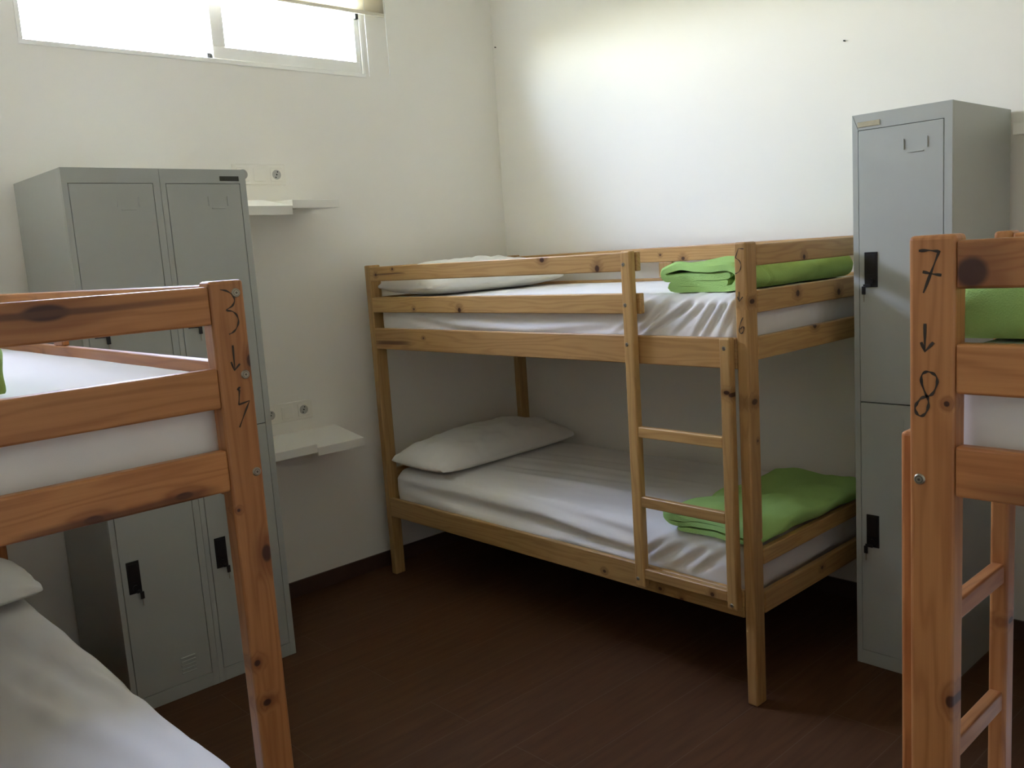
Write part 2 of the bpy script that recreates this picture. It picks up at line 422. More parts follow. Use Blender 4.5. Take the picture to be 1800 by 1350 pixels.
# ------------------------------------------------------------------ lockers (local: front = -Y at y=0, x 0..W, depth +Y)
def make_locker(loc, rz, LW, LD, label, plate_side, plate_mat):
    root = empty('metal_locker', loc, rz, label, 'locker')
    T = 1.80
    dl, dr = 0.020, LW - 0.025
    bm = bmesh.new()
    add_box(bm, 0, LW, 0.010, LD, 0.0, T, bevel=.0015)
    add_box(bm, 0.003, LW - 0.003, 0.0085, 0.0101, 0.01, T - 0.01, 1)
    bm_obj('body', bm, [M_LOCK, M_LOCKGAP], root)
    bm = bmesh.new()
    g = 0.0018
    add_box(bm, 0.0006, dl - g, 0, 0.010, 0.0, 1.751 + g)
    add_box(bm, dr + g, LW - 0.0006, 0, 0.010, 0.0, 1.751 + g)
    add_box(bm, 0.0006, LW - 0.0006, 0.0, 0.010, 1.751 + g, T)
    # mitred corner seam, pressed proud by a hair
    if plate_side == 'left':
        sv = [bm.verts.new(p) for p in ((0.001, -0.0006, T - 0.001), (0.0026, -0.0006, T - 0.001), (dl + 0.0006, -0.0006, 1.7535), (dl - 0.0014, -0.0006, 1.7535),
                                        (0.001, 0.001, T - 0.001), (0.0026, 0.001, T - 0.001), (dl + 0.0006, 0.001, 1.7535), (dl - 0.0014, 0.001, 1.7535))]
        for f in ((0, 1, 2, 3), (4, 7, 6, 5), (0, 4, 5, 1), (1, 5, 6, 2), (2, 6, 7, 3), (3, 7, 4, 0)):
            bm.faces.new([sv[i] for i in f]).material_index = 1
    bmesh.ops.recalc_face_normals(bm, faces=bm.faces[:])
    add_box(bm, dl - g, dr + g, 0.0002, 0.010, 0.0, 0.050 - g, bevel=.0010)
    bm_obj('front_frame', bm, [M_LOCK, M_SEAM], root)
    for z0, z1, vents in ((0.8995, 1.751, False), (0.050, 0.8965, True)):
        bm = bmesh.new()
        add_box(bm, dl, dr, -0.0008, 0.0095, z0, z1, bevel=.0015)
        if vents:
            for k in range(5):          # pressed louvres
                zz = 0.082 + k * 0.0135
                add_box(bm, dl + 0.155, dl + 0.207, -0.0060, -0.0005, zz, zz + 0.0055, bevel=.0015)
        door = bm_obj('locker_door', bm, M_LOCK, root)
        # card holder: three pressed tabs
        bm = bmesh.new()
        cx = dl + 0.175; cz = z1 - 0.062
        add_box(bm, cx - 0.036, cx - 0.033, -0.0035, 0, cz - 0.012, cz + 0.020, bevel=.0008)
        add_box(bm, cx + 0.033, cx + 0.036, -0.0035, 0, cz - 0.012, cz + 0.020, bevel=.0008)
        add_box(bm, cx - 0.024, cx + 0.024, -0.0035, 0, cz - 0.022, cz - 0.0185, bevel=.0008)
        bm_obj('card_holder', bm, M_LOCK, door)
        # recessed black handle plate with lock
        hz0 = 1.268 if z0 > 0.5 else 0.415
        hx0 = dl + 0.017
        bm = bmesh.new()
        add_box(bm, hx0, hx0 + 0.042, -0.004, 0, hz0, hz0 + 0.110, bevel=.0015)
        add_box(bm, hx0 + 0.006, hx0 + 0.036, -0.0052, -0.003, hz0 + 0.040, hz0 + 0.102, bevel=.0015)
        add_cyl(bm, (hx0 + 0.021, -0.003, hz0 + 0.019), (0, -1, 0), 0.010, 0.005, 20)
        bm_obj('handle', bm, M_BLACK, door, False)
        # key hanging at the lower corner
        kx = hx0 + (0.001 if plate_side == 'left' else 0.038)
        bm = bmesh.new()
        add_box(bm, kx - 0.0065, kx + 0.0065, -0.013, -0.009, hz0 - 0.022, hz0 + 0.004, 0, bevel=.002)
        add_box(bm, kx - 0.0015, kx + 0.0015, -0.012, -0.010, hz0 - 0.045, hz0 - 0.020, 1)
        add_box(bm, kx - 0.003, hx0 + 0.023, -0.0095, -0.006, hz0 + 0.0, hz0 + 0.010, 0, bevel=.001)
        bm_obj('key', bm, [M_BLACK, M_STEEL], door)
    if plate_side:
        bm = bmesh.new()
        x0 = 0.018 if plate_side == 'left' else LW - 0.096
        add_box(bm, x0, x0 + 0.070, -0.0022, 0.0004, 1.761, 1.777, bevel=.0008)
        o = bm_obj('name_plate', bm, plate_mat, root)
    return root
make_locker((2.1453, -0.493, 0), 0, 0.3007, 0.478, 'tall single grey two-door metal locker against the back wall at the foot of bunk 5', 'left', M_GOLDPL)
# left pair: front faces +X -> rotate +90deg
make_locker((0.5219, -2.3258, 0), math.pi / 2, 0.3054, 0.504, 'tall grey two-door metal locker under the window, left of the pair', None, None)
make_locker((0.5219, -2.0204, 0), math.pi / 2, 0.3054, 0.504, 'tall grey metal locker under the window, right of the pair, dark name plate at top', 'right', M_DARKPL)

# ------------------------------------------------------------------ bunk beds
L_, W_, TP, TT, HB = 1.947, 0.932, 0.061, 0.039, 1.4366
def gc_attr(me, laxis, aaxis, centre):
    n = len(me.vertices)
    co = np.empty(n * 3, dtype=np.float32); me.vertices.foreach_get('co', co); co = co.reshape(-1, 3)
    baxis = 3 - laxis - aaxis
    g = np.empty_like(co)
    g[:, 0] = co[:, laxis]; g[:, 1] = co[:, aaxis] - centre[aaxis]; g[:, 2] = co[:, baxis] - centre[baxis]
    at = me.attributes.new('gc', 'FLOAT_VECTOR', 'POINT'); at.data.foreach_set('vector', g.ravel())
def board(name, b, laxis, aaxis, mat, parent, bevel=0.004, taper=0.0):
    bm = bmesh.new(); add_box(bm, *b, bevel=bevel, seg=3)
    if taper:
        for v in bm.verts:
            if v.co.z < 0.03:
                cx, cy = (b[0] + b[1]) / 2, (b[2] + b[3]) / 2
                v.co.x = cx + (v.co.x - cx) * (1 - taper); v.co.y = cy + (v.co.y - cy) * (1 - taper)
    o = bm_obj(name, bm, mat, parent)
    gc_attr(o.data, laxis, aaxis, [(b[0] + b[1]) / 2, (b[2] + b[3]) / 2, (b[4] + b[5]) / 2])
    return o
def marking(strokes, place, width, parent, name='number_marking'):
    """handwritten strokes: chains of quads laid a hair above the wood; place(a, z) -> point, outward normal"""
    bm = bmesh.new()
    for st in strokes:
        pts = [Vector(p) for p in st]
        # resample with Catmull-Rom
        res = []
        for i in range(len(pts) - 1):
            p0 = pts[max(i - 1, 0)]; p1 = pts[i]; p2 = pts[i + 1]; p3 = pts[min(i + 2, len(pts) - 1)]
            sharp = len(pts) <= 5
            for k in range(6):
                t = k / 6
                if sharp: res.append(p1.lerp(p2, t))
                else: res.append(0.5 * ((2 * p1) + (p2 - p0) * t + (2 * p0 - 5 * p1 + 4 * p2 - p3) * t * t + (3 * p1 - p0 - 3 * p2 + p3) * t ** 3))
        res.append(pts[-1])
        prev = None
        for i, p in enumerate(res):
            a = res[max(i - 1, 0)]; b = res[min(i + 1, len(res) - 1)]
            d = (b - a); d = d.normalized() if d.length > 1e-9 else Vector((1, 0))
            n = Vector((-d.y, d.x)) * (width / 2) * (0.8 + 0.35 * math.sin(i * 0.7 + len(res)))
            cur = [bm.verts.new(place(*(p + n), 0.0001)), bm.verts.new(place(*(p - n), 0.0001)),
                   bm.verts.new(place(*(p - n), 0.0006)), bm.verts.new(place(*(p + n), 0.0006))]
            if prev:
                for k in range(4): bm.faces.new([prev[k], prev[(k + 1) % 4], cur[(k + 1) % 4], cur[k]])
            else: bm.faces.new(cur)
            prev = cur
        bm.faces.new(list(reversed(prev)))
    bmesh.ops.recalc_face_normals(bm, faces=bm.faces[:])
    return bm_obj(name, bm, M_INK, parent)
def bolt(p, axis, parent, r=0.0068):
    bm = bmesh.new()
    add_cyl(bm, p, axis, r, 0.0022, 20, 0, r * 0.8)
    ax = Vector(axis).normalized()
    add_cyl(bm, Vector(p) + ax * 0.0021, axis, r * 0.66, 0.0003, 16, 1); add_cyl(bm, Vector(p) + ax * 0.0023, axis, r * 0.55, 0.0004, 16, 0); add_cyl(bm, Vector(p) + ax * 0.0026, axis, r * 0.26, 0.0004, 6, 1)
    return bm_obj('bolt', bm, [M_STEEL, M_STEELD], parent, False)

def make_bunk(loc, rz, tone, label, K, marks):
    root = empty('bunk_bed', loc, rz, label, 'bunk bed')
    def P(key): return pine(tone, *K.get(key, ((), ())))
    common = [pine(tone, ((-1.5, 0.01, 0.007, 1.3), (-0.7, -0.012, 0.006, 1.5))), pine(tone), pine(tone, ((0.42, 0.008, 0.006, 1.4), (-1.1, 0.0, 0.008, 1.2)))]
    def mt(key): return P(key) if key in K else common[hash_(key) % 3]
    def hash_(s): return sum(ord(c) * (i + 1) for i, c in enumerate(s))
    X0 = -L_
    posts = {}
    for key, x0, y0 in (('post_fh', X0, 0), ('post_ff', -TT, 0), ('post_bh', X0, W_ - TP), ('post_bf', -TT, W_ - TP)):
        posts[key] = board('bed_post', (x0, x0 + TT, y0, y0 + TP, 0, HB), 2, 1, mt(key), root, 0.006, 0.10)
    xi0, xi1 = X0 + TT, -TT
    RT = 0.022
    # long front side
    board('guard_rail', (xi0, -0.399, 0.001, RT, 1.365, 1.428), 0, 2, mt('g_top'), root)
    board('guard_rail', (xi0, -0.391, 0.001, RT, 1.227, 1.294), 0, 2, mt('g_mid'), root)
    board('side_rail', (xi0, xi1, 0.001, RT, 1.064, 1.157), 0, 2, mt('s_up'), root)
    board('side_rail', (xi0, xi1, 0.001, RT, 0.284, 0.3715), 0, 2, mt('s_low'), root)
    # long back side
    yb0, yb1 = W_ - RT, W_ - 0.001
    board('guard_rail', (xi0, xi1, yb0, yb1, 1.367, 1.430), 0, 2, mt('b_top'), root)
    board('guard_rail', (xi0, xi1, yb0, yb1, 1.236, 1.297), 0, 2, mt('b_mid'), root)
    board('side_rail', (xi0, xi1, yb0, yb1, 1.064, 1.157), 0, 2, mt('b_up'), root)
    board('side_rail', (xi0, xi1, yb0, yb1, 0.284, 0.3715), 0, 2, mt('b_low'), root)
    board('rail_brace', (-1.012, -0.940, yb0 + 0.002, yb1 - 0.002, 1.2975, 1.3665), 2, 0, mt('brace'), root)
    # ends
    for xe0, xe1, sfx in ((-0.001 - RT, -0.001, 'f'), (X0 + 0.001, X0 + 0.001 + RT, 'h')):
        for key, z0, z1 in (('e_top', 1.3654, 1.428), ('e_mid', 1.2267, 1.2937), ('e_low', 1.0863, 1.1561), ('e_l1', 0.448, 0.499), ('e_l2', 0.290, 0.3595)):
            board('end_rail', (xe0, xe1, TP, W_ - TP, z0, z1), 1, 2, mt(key + sfx), root)
    # slatted bases
    for zs, zl in ((1.083, 1.070), (0.299, 0.286)):
        for k in range(13):
            xs = xi0 + 0.03 + k * 0.143
            board('bed_slat', (xs, xs + 0.06, RT + 0.002, W_ - RT - 0.002, zs, zs + 0.012), 1, 0, common[1], root, 0.002)
        board('slat_ledger', (xi0, xi1, RT, RT + 0.016, zs - 0.022, zs), 0, 2, common[0], root, 0.002)
        board('slat_ledger', (xi0, xi1, W_ - RT - 0.016, W_ - RT, zs - 0.022, zs), 0, 2, common[0], root, 0.002)
    # ladder
    ul = board('ladder_upright', (-0.443, -0.403, -0.030, 0.000, 0.305, 1.432), 2, 0, mt('u_l'), root, 0.006)
    ur = board('ladder_upright', (-0.080, -0.043, -0.030, 0.000, 0.315, 1.160), 2, 0, mt('u_r'), root, 0.006)
    for k, z in enumerate((0.823, 0.586, 0.336)):
        board('ladder_rung', (-0.404, -0.079, -0.027, -0.005, z, z + 0.036), 0, 2, mt('rung%d' % k), root, 0.004)
    for z in (1.389, 1.258, 1.130, 0.333): bolt((-0.430, -0.030, z), (0, -1, 0), ul)
    for z in (1.129, 0.330): bolt((-0.062, -0.030, z), (0, -1, 0), ur)
    marks(posts)
    return root

# marker strokes and bolts, measured on each post
M3 = [[(0.8903, 1.422), (0.9013, 1.419), (0.9103, 1.412), (0.9133, 1.403), (0.9083, 1.394), (0.8973, 1.388), (0.9073, 1.385), (0.9143, 1.378), (0.9163, 1.368), (0.9123, 1.358), (0.9053, 1.351), (0.8973, 1.348)], [(0.9013, 1.329), (0.9003, 1.287)], [(0.8953, 1.302), (0.8993, 1.287), (0.9103, 1.297)], [(0.9063, 1.258), (0.9003, 1.255), (0.9043, 1.253), (0.9003, 1.229)], [(0.9003, 1.229), (0.9203, 1.233), (0.9113, 1.217), (0.8973, 1.191)]]
M7 = [[(0.0142, 1.417), (0.0272, 1.417), (0.0402, 1.415), (0.0312, 1.391), (0.0202, 1.361)], [(0.0192, 1.389), (0.0312, 1.386), (0.0432, 1.384)], [(0.0222, 1.32), (0.0222, 1.283)], [(0.0172, 1.295), (0.0222, 1.282), (0.0332, 1.295)], [(0.0242, 1.222), (0.0182, 1.239), (0.0182, 1.25), (0.0242, 1.255), (0.0312, 1.254), (0.0372, 1.249), (0.0382, 1.24), (0.0332, 1.227), (0.0272, 1.222), (0.0182, 1.219), (0.0122, 1.212), (0.0092, 1.204), (0.0122, 1.196), (0.0182, 1.194), (0.0242, 1.2), (0.0272, 1.21), (0.0262, 1.219), (0.0242, 1.224)]]
M5 = [[(-0.0045, 1.417), (-0.0219, 1.419), (-0.0329, 1.393)], [(-0.0329, 1.393), (-0.0289, 1.390), (-0.0189, 1.382), (-0.0149, 1.368), (-0.0209, 1.353), (-0.0349, 1.346)], [(-0.0239, 1.294), (-0.0239, 1.266)], [(-0.0289, 1.279), (-0.0239, 1.265), (-0.0119, 1.279)], [(-0.0129, 1.219), (-0.0219, 1.202), (-0.0269, 1.182), (-0.0219, 1.171), (-0.0139, 1.177), (-0.0109, 1.189), (-0.0149, 1.192), (-0.0239, 1.184)]]
def marks5(posts):
    for g, nm in ((M5[0:2], 'number_marking'), (M5[2:4], 'arrow_marking'), (M5[4:], 'number_marking')):
        marking(g, lambda a, z, o=0.0003: Vector((a, -o, z)), 0.0026, posts['post_ff'], nm)
def marks3(posts):
    for g, nm in ((M3[0:1], 'number_marking'), (M3[1:3], 'arrow_marking'), (M3[3:], 'number_marking')):
        marking(g, lambda a, z, o=0.0003: Vector((o, a, z)), 0.0028, posts['post_bf'], nm)
    for a, z in ((0.917, 1.415), (0.918, 1.278), (0.919, 1.110)): bolt((0, a, z), (1, 0, 0), posts['post_bf'], 0.0078)
def marks7(posts):
    for g, nm in ((M7[0:2], 'number_marking'), (M7[2:4], 'arrow_marking'), (M7[4:], 'number_marking')):
        marking(g, lambda a, z, o=0.0003: Vector((o, a, z)), 0.0036, posts['post_ff'], nm)
    bolt((0, 0.0152, 1.105), (1, 0, 0), posts['post_ff'], 0.0078)
XB5, YB5 = 2.0579, -0.978
def kx(x): return x - XB5
def ky(y): return y - YB5
K5 = {
    'g_top': (((kx(1.231), 0.021, 0.009, 1.3), (kx(1.489), -0.018, 0.012, 0.85), (kx(0.196), -0.003, 0.006, 1.2), (kx(0.323), 0.018, 0.005, 1.2)), ((kx(0.17), kx(0.42), -0.002, 0.004),)),
    'g_mid': (((kx(0.753), -0.022, 0.010, 1.0), (kx(0.454), -0.018, 0.005, 1.2)), ()),
    's_up': (((kx(0.504), 0.010, 0.004, 1.6),), ((kx(0.14), kx(0.42), -0.016, 0.010),)),
    's_low': (((kx(1.45), -0.018, 0.006, 1.2), (kx(1.696), -0.024, 0.006, 1.3), (kx(1.783), -0.042, 0.008, 1.2)), ()),
    'e_topf': (((ky(-0.641), -0.020, 0.008, 1.0),), ()),
    'e_midf': (((ky(-0.684), 0.006, 0.011, 1.0), (ky(-0.417), -0.010, 0.011, 1.0)), ()),
    'e_lowf': (((ky(-0.58), 0.032, 0.009, 1.3),), ()),
    'b_top': (((kx(1.180), -0.021, 0.008, 1.2), (kx(1.059), -0.001, 0.005, 1.0)), ()),
    'u_r': (((0.997, 0.004, 0.011, 0.6), (0.990, 0.020, 0.009, 0.8)), ()),
    'post_ff': (((1.263, 0.0, 0.014, 0.55), (0.964, 0.0, 0.016, 0.6), (0.843, 0.012, 0.004, 1.0)), ()),
    'rung2': (((kx(1.923), -0.006, 0.007, 1.1),), ()),
}
OY3 = -2.547 - W_
K3 = {
    'post_bf': (((0.964, 0.020, 0.010, 1.6), (0.776, -0.020, 0.006, 1.0), (0.699, -0.010, 0.008, 0.8), (1.300, 0.027, 0.005, 2.2), (1.051, -0.022, 0.003, 1.0)), ()),
    'e_topf': (((-2.855 - OY3, 0.012, 0.013, 2.6),), ((-3.4 - OY3, -2.60 - OY3, 0.013, 0.006),)),
    'e_lowf': (((-2.688 - OY3, -0.024, 0.006, 2.6), (-2.829 - OY3, -0.028, 0.007, 2.2)), ((-2.95 - OY3, -2.62 - OY3, -0.028, 0.010),)),
}
K7 = {
    'post_ff': (((1.213, 0.020, 0.004, 1.0), (0.790, 0.026, 0.006, 1.6)), ()),
    'e_topf': (((3.050 - 2.9698, -0.010, 0.021, 1.0),), ()),
    'u_l': (((0.751, 0.0, 0.012, 0.5), ), ()),
    'e_lowf': ((), ((0.06, 0.9, -0.027, 0.022),)),
}
make_bunk((XB5, YB5, 0), 0, 'light', 'pale pine bunk bed in the corner, post marked 5 and 6', K5, marks5)
make_bunk((2.0896, OY3, 0), 0, 'orange', 'orange-brown pine bunk bed at the left, post marked 3 and 4', K3, marks3)
make_bunk((2.9698, -2.0299, 0), -math.pi / 2, 'orange', 'orange-brown pine bunk bed at the right edge, its post marked 7 and 8', K7, marks7)

# ------------------------------------------------------------------ soft goods
def seg_dist(p, a, b):
    ab = b - a; t = np.clip(((p - a) @ ab) / (ab @ ab), 0, 1)
    return np.linalg.norm(p - (a + t[:, None] * ab), axis=1), t
def folds(pts, lines):
    """lines: (polyline of xyz, width, amp) -> displacement scalar per point"""
    r = np.zeros(len(pts))
    for poly, wd, amp in lines:
        poly = [np.array(q, float) for q in poly]
        best = np.full(len(pts), 1e9); tt = np.zeros(len(pts))
        tot = len(poly) - 1
        for i in range(tot):
            d, t = seg_dist(pts, poly[i], poly[i + 1])
            m = d < best; best[m] = d[m]; tt[m] = (i + t[m]) / tot
        env = np.sin(np.clip(tt * 0.9 + 0.05, 0, 1) * math.pi) ** 0.6
        r += amp * env * np.exp(-(best / wd) ** 2)
    return r
def fbm(pts, sc_, oct_=3, seed=0.0):
    return np.array([noise.fractal(Vector((p[0] * sc_[0] + seed, p[1] * sc_[1], p[2] * sc_[2])), 0.7, 2.0, oct_) for p in pts])
def soft_box(lo, hi, r, res, disp):
    lo, hi = np.array(lo, float), np.array(hi, float)
    n = np.maximum(2, np.round((hi - lo) / res).astype(int))
    idx = {}; P_ = []; faces = []
    def vid(i, j, k):
        key = (i, j, k)
        if key not in idx:
            idx[key] = len(P_); P_.append((i / n[0], j / n[1], k / n[2]))
        return idx[key]
    for i in range(n[0]):
        for j in range(n[1]):
            faces.append((vid(i, j, 0), vid(i, j + 1, 0), vid(i + 1, j + 1, 0), vid(i + 1, j, 0)))
            faces.append((vid(i, j, n[2]), vid(i + 1, j, n[2]), vid(i + 1, j + 1, n[2]), vid(i, j + 1, n[2])))
    for i in range(n[0]):
        for k in range(n[2]):
            faces.append((vid(i, 0, k), vid(i + 1, 0, k), vid(i + 1, 0, k + 1), vid(i, 0, k + 1)))
            faces.append((vid(i, n[1], k), vid(i, n[1], k + 1), vid(i + 1, n[1], k + 1), vid(i + 1, n[1], k)))
    for j in range(n[1]):
        for k in range(n[2]):
            faces.append((vid(0, j, k), vid(0, j, k + 1), vid(0, j + 1, k + 1), vid(0, j + 1, k)))
            faces.append((vid(n[0], j, k), vid(n[0], j + 1, k), vid(n[0], j + 1, k + 1), vid(n[0], j, k + 1)))
    U = np.array(P_) * (hi - lo) + lo
    inner = np.clip(U, lo + r, hi - r); d = U - inner
    ln = np.linalg.norm(d, axis=1, keepdims=True); nrm = d / np.maximum(ln, 1e-9)
    pts = inner + nrm * r
    if disp is not None: pts = pts + nrm * disp(pts, nrm)[:, None]
    me = bpy.data.meshes.new('m'); me.from_pydata(pts.tolist(), [], faces); me.update()
    return me

def make_mattress(lo, hi, lines, label, bunk_loc, rz, seed, amp=0.004, r=0.045, group=None, res=0.013):
    lo, hi = np.array(lo, float), np.array(hi, float)
    def disp(p, n):
        top = np.clip(n[:, 2], 0, 1)
        side = 1 - np.abs(n[:, 2])
        f = 1.5 * folds(p, lines)
        nz = fbm(p, (1.4, 5.5, 5.5), 4, seed)
        bot = n[:, 2] < -0.3
        d = f + amp * nz * (0.6 + 0.6 * side) - 0.004 * top
        # gentle side bulge
        zc = (p[:, 2] - lo[2]) / (hi[2] - lo[2])
        d = d + 0.004 * side * np.sin(np.clip(zc, 0, 1) * math.pi)
        d[bot] = 0
        return np.clip(d - 0.003 * side, -0.03, 0.008)
    me = soft_box(lo, hi, r, res, disp); me.name = 'mattress'
    o = link('mattress', me, M_SHEET, None, True)
    o.location = bunk_loc; o.rotation_euler = (0, 0, rz)
    return tag(o, label, 'mattress', group)

ML, MH = (-1.900, 0.030, 1.0955), (-0.046, W_ - 0.030, 1.290)      # upper mattress in bunk space
LL, LH = (-1.900, 0.030, 0.3115), (-0.046, W_ - 0.030, 0.508)
def wp(x, y, z): return (x - XB5, y - YB5, z)                       # world -> bunk 5 space
yf = -0.945
up5 = []
# diagonal tension folds over the near edge by the ladder
for x1, x0, wd, am in ((1.71, 1.50, .010, .007), (1.76, 1.60, .008, .005), (1.86, 1.63, .009, .009), (1.90, 1.74, .007, .005), (1.93, 1.83, .007, .006), (1.97, 1.87, .007, .006), (1.995, 1.93, .006, .006)):
    up5.append(([wp(x1, -0.90, 1.288), wp((x1 * .8 + x0 * .2), yf, 1.255), wp(x0, yf, 1.15)], wd, am))
    up5.append(([wp(x1 + .018, -0.91, 1.285), wp((x1 * .8 + x0 * .2) + .02, yf, 1.25), wp(x0 + .02, yf, 1.145)], wd, -am * 0.8))
up5 += [([wp(0.45, yf, 1.21), wp(0.75, yf, 1.175), wp(1.1, yf, 1.165), wp(1.5, yf, 1.19)], .012, .007),
        ([wp(0.40, yf, 1.19), wp(0.70, yf, 1.155), wp(0.95, yf, 1.15)], .010, -.006),
        ([wp(0.62, yf, 1.225), wp(0.95, yf, 1.20), wp(1.35, yf, 1.205)], .012, -.006),
        ([wp(1.35, yf, 1.14), wp(1.55, yf, 1.16), wp(1.66, yf, 1.20)], .008, .006)]
low6 = [([wp(0.25, -.94, .43), wp(0.6, -.95, .42), wp(1.0, -.95, .41), wp(1.3, -.95, .41)], .030, -.012),
        ([wp(0.30, -.94, .40), wp(0.7, -.95, .375), wp(1.2, -.95, .37)], .020, .009),
        ([wp(0.5, -.90, .505), wp(0.95, -.91, .49), wp(1.3, -.93, .47), wp(1.6, -.945, .455)], .018, -.012),
        ([wp(1.0, -.93, .46), wp(1.3, -.945, .44), wp(1.6, -.95, .42)], .016, .010),
        ([wp(1.05, -.95, .41), wp(1.35, -.95, .40), wp(1.62, -.95, .39)], .012, -.012),
        ([wp(1.2, -.95, .38), wp(1.45, -.95, .375), wp(1.6, -.95, .375)], .010, .008),
        ([wp(0.45, -.62, .508), wp(0.9, -.56, .508), wp(1.35, -.52, .508)], .025, -.006),
        ([wp(0.45, -.50, .508), wp(0.9, -.44, .508), wp(1.5, -.42, .508)], .02, .006),
        ([wp(0.55, -.72, .508), wp(1.0, -.68, .508), wp(1.45, -.68, .508)], .03, .006),
        ([wp(0.5, -.34, .508), wp(0.95, -.30, .508), wp(1.3, -.28, .508)], .02, -.005)]
for x1, x0, am in ((1.82, 1.62, .009), (1.90, 1.72, .008), (1.96, 1.80, .008), (1.74, 1.56, .006)):
    low6.append(([wp(x1, -0.91, .498), wp((x1 + x0) / 2, yf, .45), wp(x0, yf, .385)], .012, am))
    low6.append(([wp(x1 + .03, -0.91, .498), wp((x1 + x0) / 2 + .03, yf, .45), wp(x0 + .03, yf, .385)], .012, -am))
gen_up = [([(-1.8, 0.03, 1.20), (-1.2, 0.03, 1.17), (-0.6, 0.03, 1.19)], .014, .006), ([(-0.3, 0.03, 1.27), (-0.5, 0.03, 1.16)], .01, .006),
          ([(-1.5, 0.6, 1.29), (-0.9, 0.5, 1.29), (-0.3, 0.55, 1.29)], .03, -.004)]
low4 = [([(-1.3, 0.75, .508), (-0.9, 0.80, .508), (-0.4, 0.88, .508)], .03, -.008),
        ([(-1.2, 0.62, .508), (-0.8, 0.68, .508), (-0.3, 0.80, .508)], .028, .008),
        ([(-1.0, 0.50, .508), (-0.6, 0.56, .508), (-0.2, 0.66, .508)], .03, -.006),
        ([(-1.5, 0.40, .508), (-0.9, 0.42, .508), (-0.3, 0.50, .508)], .03, .006),
        ([(-0.9, 0.86, .505), (-0.7, 0.90, .47), (-0.6, 0.905, .40)], .02, -.008)]
B5 = ((XB5, YB5, 0), 0); B3 = ((2.0896, OY3, 0), 0); B7 = ((2.9698, -2.0299, 0), -math.pi / 2)
make_mattress(ML, MH, up5, 'white-sheeted mattress on the top bunk of the corner bed, folds showing beside its ladder', *B5, 1.3, res=0.0085)
make_mattress(LL, LH, low6, 'white-sheeted mattress on the lower bunk of the corner bed', *B5, 7.7, r=0.055, amp=.006, res=0.0105)
make_mattress(ML, MH, gen_up, 'white-sheeted mattress on the top bunk at the left foreground, above the grey locker bases', *B3, 11.3)
make_mattress(LL, LH, low4, 'white-sheeted mattress on the lower bunk at the bottom left', *B3, 15.1, r=0.055, amp=.011)
make_mattress(ML, MH, gen_up, 'white-sheeted mattress on the top bunk at the right edge, between its end rails', *B7, 21.3)
make_mattress(LL, LH, [], 'white-sheeted mattress on the lower bunk behind the ladder at the right edge', *B7, 27.7, r=0.05)

def make_pillow(cx, cy, z0, lx, ly, T, bunk, label, seed, tilt=0.0, squash=1.0, rot=0.0):
    nu, nv = 56, 84
    top = {}; verts = []; faces = []
    def pt(u, v, s):
        # outline: sides pulled in between pointed corners
        cr_ = (abs(u) * abs(v)) ** 14; ox = 1 - 0.035 * (1 - v * v) - 0.03 * cr_; oy = 1 - 0.02 * (1 - u * u) - 0.05 * cr_
        h = (max(0, 1 - abs(u) ** 2.4) ** 0.55) * (max(0, 1 - abs(v) ** 4.5) ** 0.48)
        edge = 1 - h
        x = u * lx / 2 * oy; y = v * ly / 2 * ox
        n = noise.fractal(Vector((x * 9 + seed, y * 5, s * 3.0)), 0.8, 2.0, 3)
        n2 = math.sin(v * 34 + 5 * noise.noise(Vector((v * 4, seed, 0)))) * edge * abs(u) ** 4
        n3 = math.sin(u * 20 + 4 * noise.noise(Vector((u * 4, seed, 9)))) * edge * abs(v) ** 6
        w3 = noise.ridged_multi_fractal(Vector((x * 7 + seed, y * 7, 2.0)), 0.9, 2.1, 3, 1.0, 2.0)
        hh = h * T * (1 + 0.16 * n) + 0.004 * n2 + 0.006 * n3 * (h > 0.02) - 0.004 * w3 * min(1, h * 3) * (1 + 1.5 * abs(v) ** 3)
        z = hh * (0.72 if s > 0 else -0.28)
        if s < 0: z = -h * T * 0.28
        zz = z + 0.28 * T + tilt * (-u) * 0.5
        sag = 0.0
        return (x, y, zz + sag)
    for s in (1, -1):
        for i in range(nu + 1):
            for j in range(nv + 1):
                u = -1 + 2 * i / nu; v = -1 + 2 * j / nv
                # denser at borders
                u = math.sin(u * math.pi / 2); v = math.sin(v * math.pi / 2)
                border = i in (0, nu) or j in (0, nv)
                key = (i, j, 0 if border else s)
                if key in top: continue
                top[key] = len(verts); verts.append(pt(u, v, s))
    def g(i, j, s):
        return top[(i, j, 0 if (i in (0, nu) or j in (0, nv)) else s)]
    for s in (1, -1):
        for i in range(nu):
            for j in range(nv):
                f = (g(i, j, s), g(i + 1, j, s), g(i + 1, j + 1, s), g(i, j + 1, s))
                faces.append(f if s > 0 else tuple(reversed(f)))
    me = bpy.data.meshes.new('pillow'); me.from_pydata(verts, [], faces); me.update()
    o = link('pillow', me, M_PILLOW, None, True)
    (loc, rz) = bunk
    o.matrix_world = Matrix.Translation(loc) @ Matrix.Rotation(rz, 4, 'Z') @ Matrix.Translation((cx, cy, z0)) @ Matrix.Rotation(rot, 4, 'Z')
    return tag(o, label, 'pillow')
make_pillow(-1.725, 0.450, 1.289, 0.40, 0.83, 0.152, B5, 'white pillow behind the top guard rails on the upper bunk of the corner bed', 3.0, 0.01)
make_pillow(-1.722, 0.452, 0.503, 0.39, 0.87, 0.150, B5, 'white pillow on the lower bunk of the corner bed', 6.4, 0.01, rot=0.03)
make_pillow(-1.66, 0.480, 0.507, 0.42, 0.88, 0.14, B3, 'white pillow on the lower bunk at the far left edge', 12.2, 0.0)

